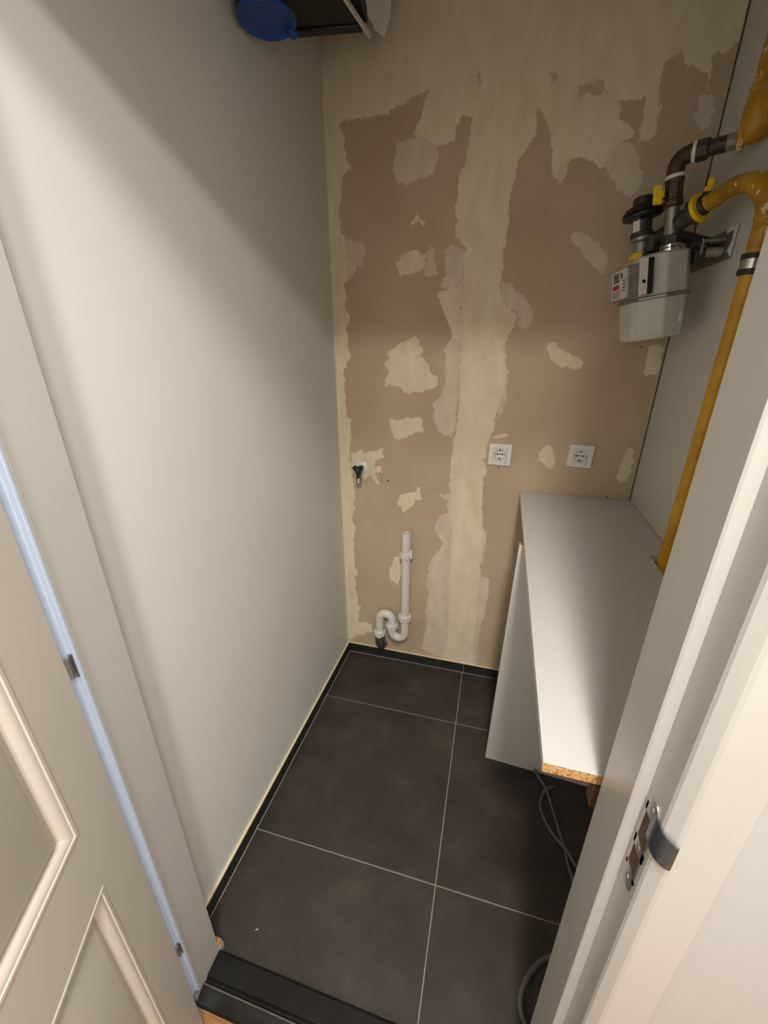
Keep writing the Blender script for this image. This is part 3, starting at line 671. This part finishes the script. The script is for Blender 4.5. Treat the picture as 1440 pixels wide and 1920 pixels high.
# ------------------------------------------------------------------ gas meter
tilt = math.radians(9.0); ym = math.radians(5)
MR = Matrix.Rotation(-tilt, 4, 'Y') @ Matrix.Rotation(ym, 4, 'Z')
U1 = Vector((0.004, -0.055, 0.0)); U2 = Vector((-0.042, 0.010, 0.0))
MM = Matrix.Translation(Vector((0.385, 1.400, 1.756)) - MR.to_3x3() @ U1) @ MR
meter = thing('gas_meter', 'grey green gas meter hanging crooked in the right corner', 'meter', MM)
L = dict(world=False)
# local: x front(-) to back(+), y near(-) to far(+), z up; top at z=0
def section(s=1.0):
    b = 0.092
    p = [(-0.068, -b+0.022), (-0.012, -b), (0.042, -b+0.020), (0.060, -b+0.048), (0.060, b-0.048), (0.042, b-0.020), (-0.012, b), (-0.068, b-0.022), (-0.080, b-0.045), (-0.080, -b+0.045)]
    return [(-0.012+(x+0.012)*s, y*s) for x, y in p]
def shell(zs, scs, name):
    vs = []; fs = []; n = 10
    for z, s_ in zip(zs, scs): vs += [(x, y, z) for x, y in section(s_)]
    for i in range(len(zs)-1):
        for k in range(n): k2 = (k+1) % n; fs.append((i*n+k, i*n+k2, (i+1)*n+k2, (i+1)*n+k))
    fs += [tuple(range(n)), tuple(range((len(zs)-1)*n, len(zs)*n))]
    return MB().add(vs, fs).build(name, MT['meter'], meter, bevel=0.004, segs=3, angle=15, **L)
shell([0.0, -0.006, -0.100], [0.94, 0.98, 1.0], 'upper_case')
shell([-0.106, -0.197, -0.209], [1.0, 0.95, 0.90], 'lower_case')
MB().add(*(lambda vs: (vs, [tuple(range(10)), tuple(range(10, 20))]+[(k, (k+1) % 10, (k+1) % 10+10, k+10) for k in range(10)]))([(x, y, -0.1065) for x, y in section(1.07)]+[(x, y, -0.1005) for x, y in section(1.07)])).build('seam_flange', MT['galv'], meter, bevel=0.001, **L)
# index module wrapped round the front near corner
NY = -0.103
MB().box((-0.062, NY+0.004, -0.094), (-0.047, 0.040, -0.010)).build('index_gap', MT['black'], meter, bevel=0.001, **L)
MB().box((-0.080, NY, -0.094), (-0.061, 0.042, -0.008)).build('index_base', MT['meter_pale'], meter, bevel=0.0015, **L)
ind = MB().box((-0.107, NY+0.008, -0.096), (-0.079, 0.030, -0.018)).build('index_housing', MT['galv'], meter, bevel=0.003, **L)
FX = -0.1072
def on_face(name, y0, y1, z0, z1, mat, d=0.0006):
    MB().box((FX-d, y0, z0), (FX+0.0008, y1, z1)).build(name, mat, ind, **L)
on_face('index_label', NY+0.011, 0.027, -0.093, -0.021, MT['label'], 0.0004)
on_face('display', -0.034, 0.010, -0.050, -0.026, MT['lcd'], 0.0009)
on_face('red_bar', -0.036, 0.016, -0.067, -0.056, MT['red'], 0.0009)
on_face('button', -0.060, -0.050, -0.042, -0.030, MT['black'], 0.0016)
for k in range(4): on_face('print_line', -0.048+0.006*(k % 2), 0.014, -0.0735-0.0045*k, -0.0715-0.0045*k, MT['ink'], 0.0009)
for k in range(4): on_face('print_line', -0.084, -0.064, -0.052-0.008*k, -0.048-0.008*k, MT['ink'], 0.0009)
MB().lathe((-0.070, NY+0.0002, -0.063), (0, -1, 0), [(0.0045, 0), (0.0045, 0.0008)], 14).build('seal_hole', MT['hole'], meter, **L)
MB().prism([(0.026, -0.0785, -0.160), (0.034, -0.0745, -0.148), (0.037, -0.073, -0.168), (0.032, -0.075, -0.180), (0.025, -0.0785, -0.174)], (0.0016, -0.0036, 0)).build('white_sticker', MT['label'], meter, **L)
MB().lathe(U1, (0, 0, 1), [(0.023, -0.004), (0.023, 0.006), (0.0175, 0.009), (0.0175, 0.014)], 24).build('outlet_union', MT['chrome'], meter, **L)
MB().lathe(U2, (0, 0, 1), [(0.023, -0.004), (0.023, 0.006), (0.0175, 0.009), (0.0175, 0.014)], 24).build('inlet_union', MT['galv'], meter, **L)
MB().box((-0.082, -0.056, -0.003), (-0.060, -0.020, 0.012)).build('yellow_tag', MT['yellow'], meter, bevel=0.002, **L)

up = (MM.to_3x3() @ Vector((0, 0, 1))).normalized()
def along(p, d): return p + up*d
# --- outlet riser, dark elbow to the right
o0 = MM @ (U1 + Vector((0, 0, 0.014)))
riser = thing('outlet_pipe', 'dark brown elbow pipe rising from the meter to the thick taped pipe', 'pipe', o0)
MB().tube([o0, along(o0, 0.098)], 0.0165, 22).build('metal_nipple', MT['galv'], riser)
MB().lathe(along(o0, 0.002), up, [(0.017, 0), (0.022, 0.002), (0.022, 0.018), (0.017, 0.021)], 6).build('hex_nut', MT['darkmetal'], riser, angle=20)
MB().lathe(along(o0, 0.086), up, [(0.018, -0.004), (0.0225, 0), (0.0225, 0.010), (0.0200, 0.014), (0.0200, 0.046), (0.0215, 0.048), (0.0215, 0.056), (0.018, 0.058)], 8).build('union_sleeve', MT['brown'], riser, angle=20)
e0 = along(o0, 0.142)
yend = Vector((0.462, 1.357, 1.961)); yB = Vector((0.388, 1.390, 1.957))
ydir = (yend-yB).normalized(); e1 = e0 + up*0.010
k1 = e1 + up*0.030; k2 = yB - ydir*0.022
eb = []
for k in range(13):
    s_ = k/12; eb.append(e1*(1-s_)**3 + k1*3*s_*(1-s_)**2 + k2*3*s_*s_*(1-s_) + yB*s_**3)
MB().lathe(e0, up, [(0.0200, 0), (0.0214, 0.002), (0.0214, 0.006), (0.0200, 0.008)], 24).build('white_tape_ring', MT['white_tape'], riser)
MB().tube([e0] + eb, 0.0192, 24).build('elbow', MT['brown'], riser)
MB().lathe(yB, ydir, [(0.0200, -0.004), (0.0218, -0.002), (0.0218, 0.002), (0.0205, 0.004)], 24).build('white_tape_ring', MT['white_tape'], riser)
MB().lathe(yB, ydir, [(0.0195, 0.003), (0.0228, 0.006), (0.0228, 0.024), (0.021, 0.028), (0.0165, 0.030)], 8).build('coupling', MT['darkmetal'], riser, angle=20)
lenx = (yend-yB).length
MB().tube([yB+ydir*0.026, yB+ydir*(lenx-0.020)], 0.0165, 20).build('cross_pipe', MT['brown'], riser)
tp = []
for k in range(5): tp += [(0.0162, lenx-0.022+k*0.005), (0.0178, lenx-0.020+k*0.005)]
MB().lathe(yB, ydir, tp+[(0.016, lenx+0.004)], 22).build('threaded_end', MT['steel'], riser)
# --- thick wrapped pipe overhead
wrapc = Vector((0.4825, 1.335, 1.995)); upv = Vector((0, 0, 1))
fat = thing('wrapped_gas_pipe', 'thick yellow taped gas pipe coming down at the top right corner', 'pipe', wrapc)
pth = []; rad = []
zz = [-0.050, -0.047, -0.042, -0.034, -0.022, -0.006, 0.012, 0.028, 0.042, 0.050, 0.056, 0.075] + [0.10+0.03*k for k in range(18)]
rr_ = [0.004, 0.014, 0.021, 0.027, 0.0310, 0.0325, 0.0320, 0.0300, 0.0290, 0.0300, 0.0262, 0.0258] + [0.0256]*18
for k, (z, r) in enumerate(zip(zz, rr_)):
    if wrapc.z+z > 2.614: break
    pth.append(wrapc + upv*z); rad.append(r + 0.0006*math.sin(k*2.3))
MB().tube(pth, rad, 30).build('wrapped_riser', MT['ywrap'], fat, angle=80)
MB().lathe(yend - ydir*0.002, ydir, [(0.0185, 0), (0.023, 0.003), (0.023, 0.012)], 22).build('side_socket', MT['ywrap'], fat)

# --- inlet: lower yellow pipe, cock with yellow ring, regulator
PX, PY, RP = 0.474, 1.15, 0.0165
low = thing('yellow_gas_pipe', 'long yellow gas pipe passing through a notch in the white shelf', 'pipe', (PX, PY, 0))
bend = smooth_path([(0.426, 1.350, 1.843), (0.438, 1.330, 1.848), (0.445, 1.280, 1.853), (0.451, 1.225, 1.846), (0.459, 1.180, 1.832), (0.469, 1.155, 1.797), (PX, PY, 1.755)], 8)
pth = bend + [(PX, PY, z) for z in (1.73, 1.712)]
rad = [0.0178+0.0008*math.sin(i*1.7)+0.0005*math.sin(i*4.1) + (0.0035*math.exp(-((i-33)/6.0)**2)) for i in range(len(pth))]
MB().tube(pth, rad, 26).build('wrapped_bend', MT['ywrap'], low, angle=80)
MB().tube([(PX, PY, 1.718), (PX, PY, 1.4), (PX, PY, 0.9), (PX, PY, 0.0)], RP, 26).build('riser', MT['ypipe'], low)
clp = thing('pipe_clamp', 'rubber lined steel clamp around the yellow gas pipe', 'clamp', (PX, PY, 1.685))
for z in (1.672, 1.700):
    MB().lathe((PX, PY, z), (0, 0, 1), [(RP+0.0005, -0.006), (RP+0.006, -0.005), (RP+0.006, 0.005), (RP+0.0005, 0.006)], 28).build('rubber_rim', MT['black'], clp)
MB().lathe((PX, PY, 1.686), (0, 0, 1), [(RP+0.0006, -0.010), (RP+0.0045, -0.010), (RP+0.0045, 0.010), (RP+0.0006, 0.010)], 28).build('steel_band', MT['steel'], clp)
MB().tube([(PX+RP+0.004, PY, 1.686), (0.5132, PY, 1.686)], 0.005, 12).build('wall_stud', MT['steel'], clp)

v0 = Vector((0.419, 1.358, 1.838)); vt = Vector((0.376, 1.402, 1.806))
vd = (v0-vt).normalized()
cock = thing('gas_cock', 'dark gas shut-off valve with a yellow ring and yellow key', 'valve', v0)
VL = (v0-vt).length
MB().lathe(v0, vd, [(0.0175, 0.012), (0.022, 0.008), (0.022, -0.006), (0.030, -0.008), (0.030, -0.020), (0.022, -0.024), (0.020, -VL+0.016), (0.017, -VL+0.014)], 24).build('valve_body', MT['darkmetal'], cock)
nd = Vector((0.30, -0.80, 0.12)).normalized()
MB().lathe(v0 - vd*0.002, (vd*0.55+nd*0.45), [(0.0215, -0.006), (0.0310, -0.006), (0.0325, 0.000), (0.0310, 0.005), (0.0215, 0.006)], 36).build('yellow_ring', MT['yellow'], cock)
kb = Vector((0.421, 1.346, 1.866))
MB().tube([v0+vd*0.004, kb], 0.0085, 12).build('spindle', MT['black'], cock)
kd = Vector((0.05, 0.05, 1.0)).normalized(); kx = Vector((1.0, -0.15, 0)); kx = (kx-kd*kx.dot(kd)).normalized(); ky = kd.cross(kx)
KM = Matrix((kx, ky, kd)).transposed().to_4x4(); KM.translation = kb
MB().box((-0.008, -0.004, 0.0), (0.008, 0.004, 0.010), KM).box((-0.004, -0.0035, 0.007), (0.009, 0.0035, 0.026), KM).build('key', MT['yellow'], cock, bevel=0.0025)

# --- regulator on the inlet
i0 = MM @ (U2 + Vector((0, 0, 0.014)))
reg = thing('pressure_regulator', 'dark disc shaped gas pressure regulator above the meter', 'regulator', i0)
MB().lathe(i0, up, [(0.018, 0), (0.019, 0.004), (0.019, 0.028), (0.028, 0.032), (0.028, 0.040), (0.022, 0.043)], 22).build('inlet_fitting', MT['galv'], reg)
MB().lathe(along(i0, 0.041), up, [(0.022, 0), (0.027, 0.002), (0.027, 0.010), (0.0235, 0.013), (0.0235, 0.040), (0.027, 0.044)], 24).build('regulator_body', MT['darkmetal'], reg)
MB().lathe(along(i0, 0.080), up, [(0.026, 0), (0.044, 0.004), (0.048, 0.008), (0.048, 0.013), (0.0445, 0.015), (0.048, 0.017), (0.046, 0.022), (0.040, 0.030), (0.025, 0.035), (0.024, 0.049), (0.021, 0.053)], 32).build('diaphragm_dome', MT['blackgl'], reg)
lb = along(i0, 0.067)
toC = Vector((-0.75, -0.66, 0)); toC = (toC - up*toC.dot(up)).normalized()
sd = up.cross(toC).normalized()
LMx = Matrix((sd, up, toC)).transposed().to_4x4(); LMx.translation = lb
MB().box((-0.010, -0.014, 0.0208), (0.010, 0.013, 0.0245), LMx).build('rating_label', MT['label'], reg, bevel=0.001)
yk = Vector((0.327, 1.388, 1.877))
ymx = Matrix((Vector((1, 0, 0)), up.cross(Vector((1, 0, 0))).normalized(), up)).transposed().to_4x4(); ymx.translation = yk
key2 = thing('yellow_valve_key', 'bright yellow valve key beside the dark brown elbow pipe', 'valve key', yk)
MB().box((-0.010, -0.006, -0.021), (0.010, 0.006, 0.021), ymx).box((0.004, -0.005, -0.008), (0.015, 0.005, 0.010), ymx).build('key', MT['yellow'], key2, bevel=0.003)
tgt = along(o0, 0.106); dkk = (tgt-yk).normalized()
MB().tube([yk + dkk*0.010, tgt - dkk*0.017], 0.0085, 14).build('spindle', MT['black'], key2)

man = thing('pipe_manifold', 'dark cast cross pipe behind the bright riser, joining regulator and gas cock', 'manifold', (0.35, 1.44, 1.80))
MB().tube(smooth_path([vt + Vector((0.002, 0.014, -0.002)), (0.366, 1.438, 1.797), (0.350, 1.458, 1.792), along(i0, 0.030) + Vector((0.012, 0, 0))], 6), 0.0185, 20).build('cross_tube', MT['darkmetal'], man)
MB().tube([(0.352, 1.452, 1.800), (0.353, 1.450, 1.764)], 0.020, 18).build('drop_boss', MT['darkmetal'], man)
# --- wall bracket
br = thing('meter_bracket', 'galvanised bracket plate on the right wall holding the meter pipes', 'bracket', (0.513, 1.45, 1.75))
MB().box((0.5095, 1.362, 1.728), (0.5129, 1.640, 1.800)).build('wall_plate', MT['galv'], br, bevel=0.001)
ps = []
random.seed(9)
MB().prism([(0.5088, 1.362, 1.800), (0.5088, 1.420, 1.800), (0.5088, 1.416, 1.790), (0.5088, 1.378, 1.791), (0.5088, 1.374, 1.770), (0.5088, 1.384, 1.752), (0.5088, 1.374, 1.738), (0.5088, 1.362, 1.732)], (0.0006, 0, 0)).build('paint_splash', MT['socket'], br)
MB().box((0.455, 1.400, 1.772), (0.509, 1.440, 1.779)).box((0.455, 1.400, 1.745), (0.462, 1.440, 1.779)).build('arm', MT['galv'], br, bevel=0.002)
MB().tube([(0.509, 1.415, 1.752), (0.470, 1.418, 1.752)], 0.0125, 18).build('arm_bolt', MT['steel'], br)
MB().tube(smooth_path([(0.470, 1.418, 1.762), (0.446, 1.420, 1.772), (0.428, 1.420, 1.752), (0.424, 1.420, 1.735)], 6), 0.0115, 16).build('hook', MT['darkmetal'], br)
MB().box((0.446, 1.402, 1.728), (0.470, 1.436, 1.756)).build('clamp_block', MT['darkmetal'], br, bevel=0.003)
MB().tube([(0.509, 1.47, 1.775), (0.395, 1.435, 1.800)], 0.013, 16).build('brace', MT['darkmetal'], br)

# ------------------------------------------------------------------ ventilation casing overhead
cc = Vector((-0.590, 1.154, 2.208))
un = thing('ventilation_casing', 'dark casing overhead in the left corner with black duct and folded white end cover', 'ventilation unit', (-0.55, 1.3, 2.33))
ce = [(-0.662, 1.418), (-0.452, 1.452), (-0.468, 1.335), (-0.480, 1.20), (-0.480, 1.10), (-0.662, 1.10)]
MB().prism([(x, y, 2.315) for x, y in ce], (0, 0, 0.304)).build('casing', MT['dark_unit'], un, bevel=0.008, segs=3)
MB().prism([(-0.452, 1.448, 2.330), (-0.468, 1.335, 2.330), (-0.480, 1.10, 2.330), (-0.44, 1.10, 2.330), (-0.435, 1.30, 2.330), (-0.444, 1.450, 2.330)], (0, 0, 0.03)).build('casing_lip', MT['black'], un)  # added black block, darkens the gap between white rim and flap
MB().prism([(-0.655, 1.385, 2.309), (-0.459, 1.416, 2.309), (-0.456, 1.444, 2.309), (-0.655, 1.412, 2.309)], (0, 0, 0.008)).build('bottom_rib', MT['blackgl'], un, bevel=0.003)
MB().lathe(cc + Vector((0, 0, 0.004)), (0, 0, 1), [(0.060, 0), (0.066, 0.004), (0.066, 0.020), (0.062, 0.026), (0.062, 0.30), (0.062, 0.40)], 40).build('duct_spigot', MT['black'], un)
cap = thing('blue_duct_cap', 'round blue plastic cap closing the black duct overhead', 'cap', cc)
MB().lathe(cc, (0, 0, 1), [(0.0, 0.0035), (0.050, 0.0025), (0.058, -0.0035), (0.0625, -0.0045), (0.0655, -0.002), (0.0658, 0.0036)], 48).build('cap_disc', MT['blue'], cap)
MB().box((0.050, -0.012, -0.008), (0.076, 0.012, 0.002), Matrix.Translation(cc) @ Matrix.Rotation(math.radians(55), 4, 'Z')).build('pull_tab', MT['blue'], cap, bevel=0.004)
m = MB()
rim = [(-0.448, 1.470), (-0.4655, 1.335), (-0.478, 1.20), (-0.478, 1.10)]
for a, b in zip(rim, rim[1:]):
    m.prism([(a[0], a[1], 2.309), (b[0], b[1], 2.309), (b[0]+0.007, b[1], 2.309), (a[0]+0.007, a[1], 2.309)], (0, 0, 0.010))
m.build('cover_rim', MT['pvc'], un)
def plate(q, th, name):
    q = [Vector(p) for p in q]; n = (q[1]-q[0]).cross(q[2]-q[0]).normalized()*th
    MB().prism(q, n).build(name, MT['pvc'], un, bevel=0.0008)
plate([(-0.436, 1.485, 2.331), (-0.435, 1.470, 2.337), (-0.455, 1.420, 2.360), (-0.455, 1.33, 2.42), (-0.400, 1.455, 2.45), (-0.411, 1.500, 2.396)][:3] + [(-0.411, 1.500, 2.396)], 0.003, 'cover_flap')
plate([(-0.455, 1.420, 2.360), (-0.439, 1.360, 2.363+0.06), (-0.397, 1.450, 2.47), (-0.411, 1.500, 2.396)], 0.003, 'cover_flap')
plate([(-0.436, 1.485, 2.331), (-0.411, 1.500, 2.396), (-0.397, 1.450, 2.470), (-0.388, 1.470, 2.480), (-0.401, 1.520, 2.405), (-0.403, 1.520, 2.373), (-0.414, 1.500, 2.322), (-0.425, 1.490, 2.327)], 0.004, 'cover_flange')
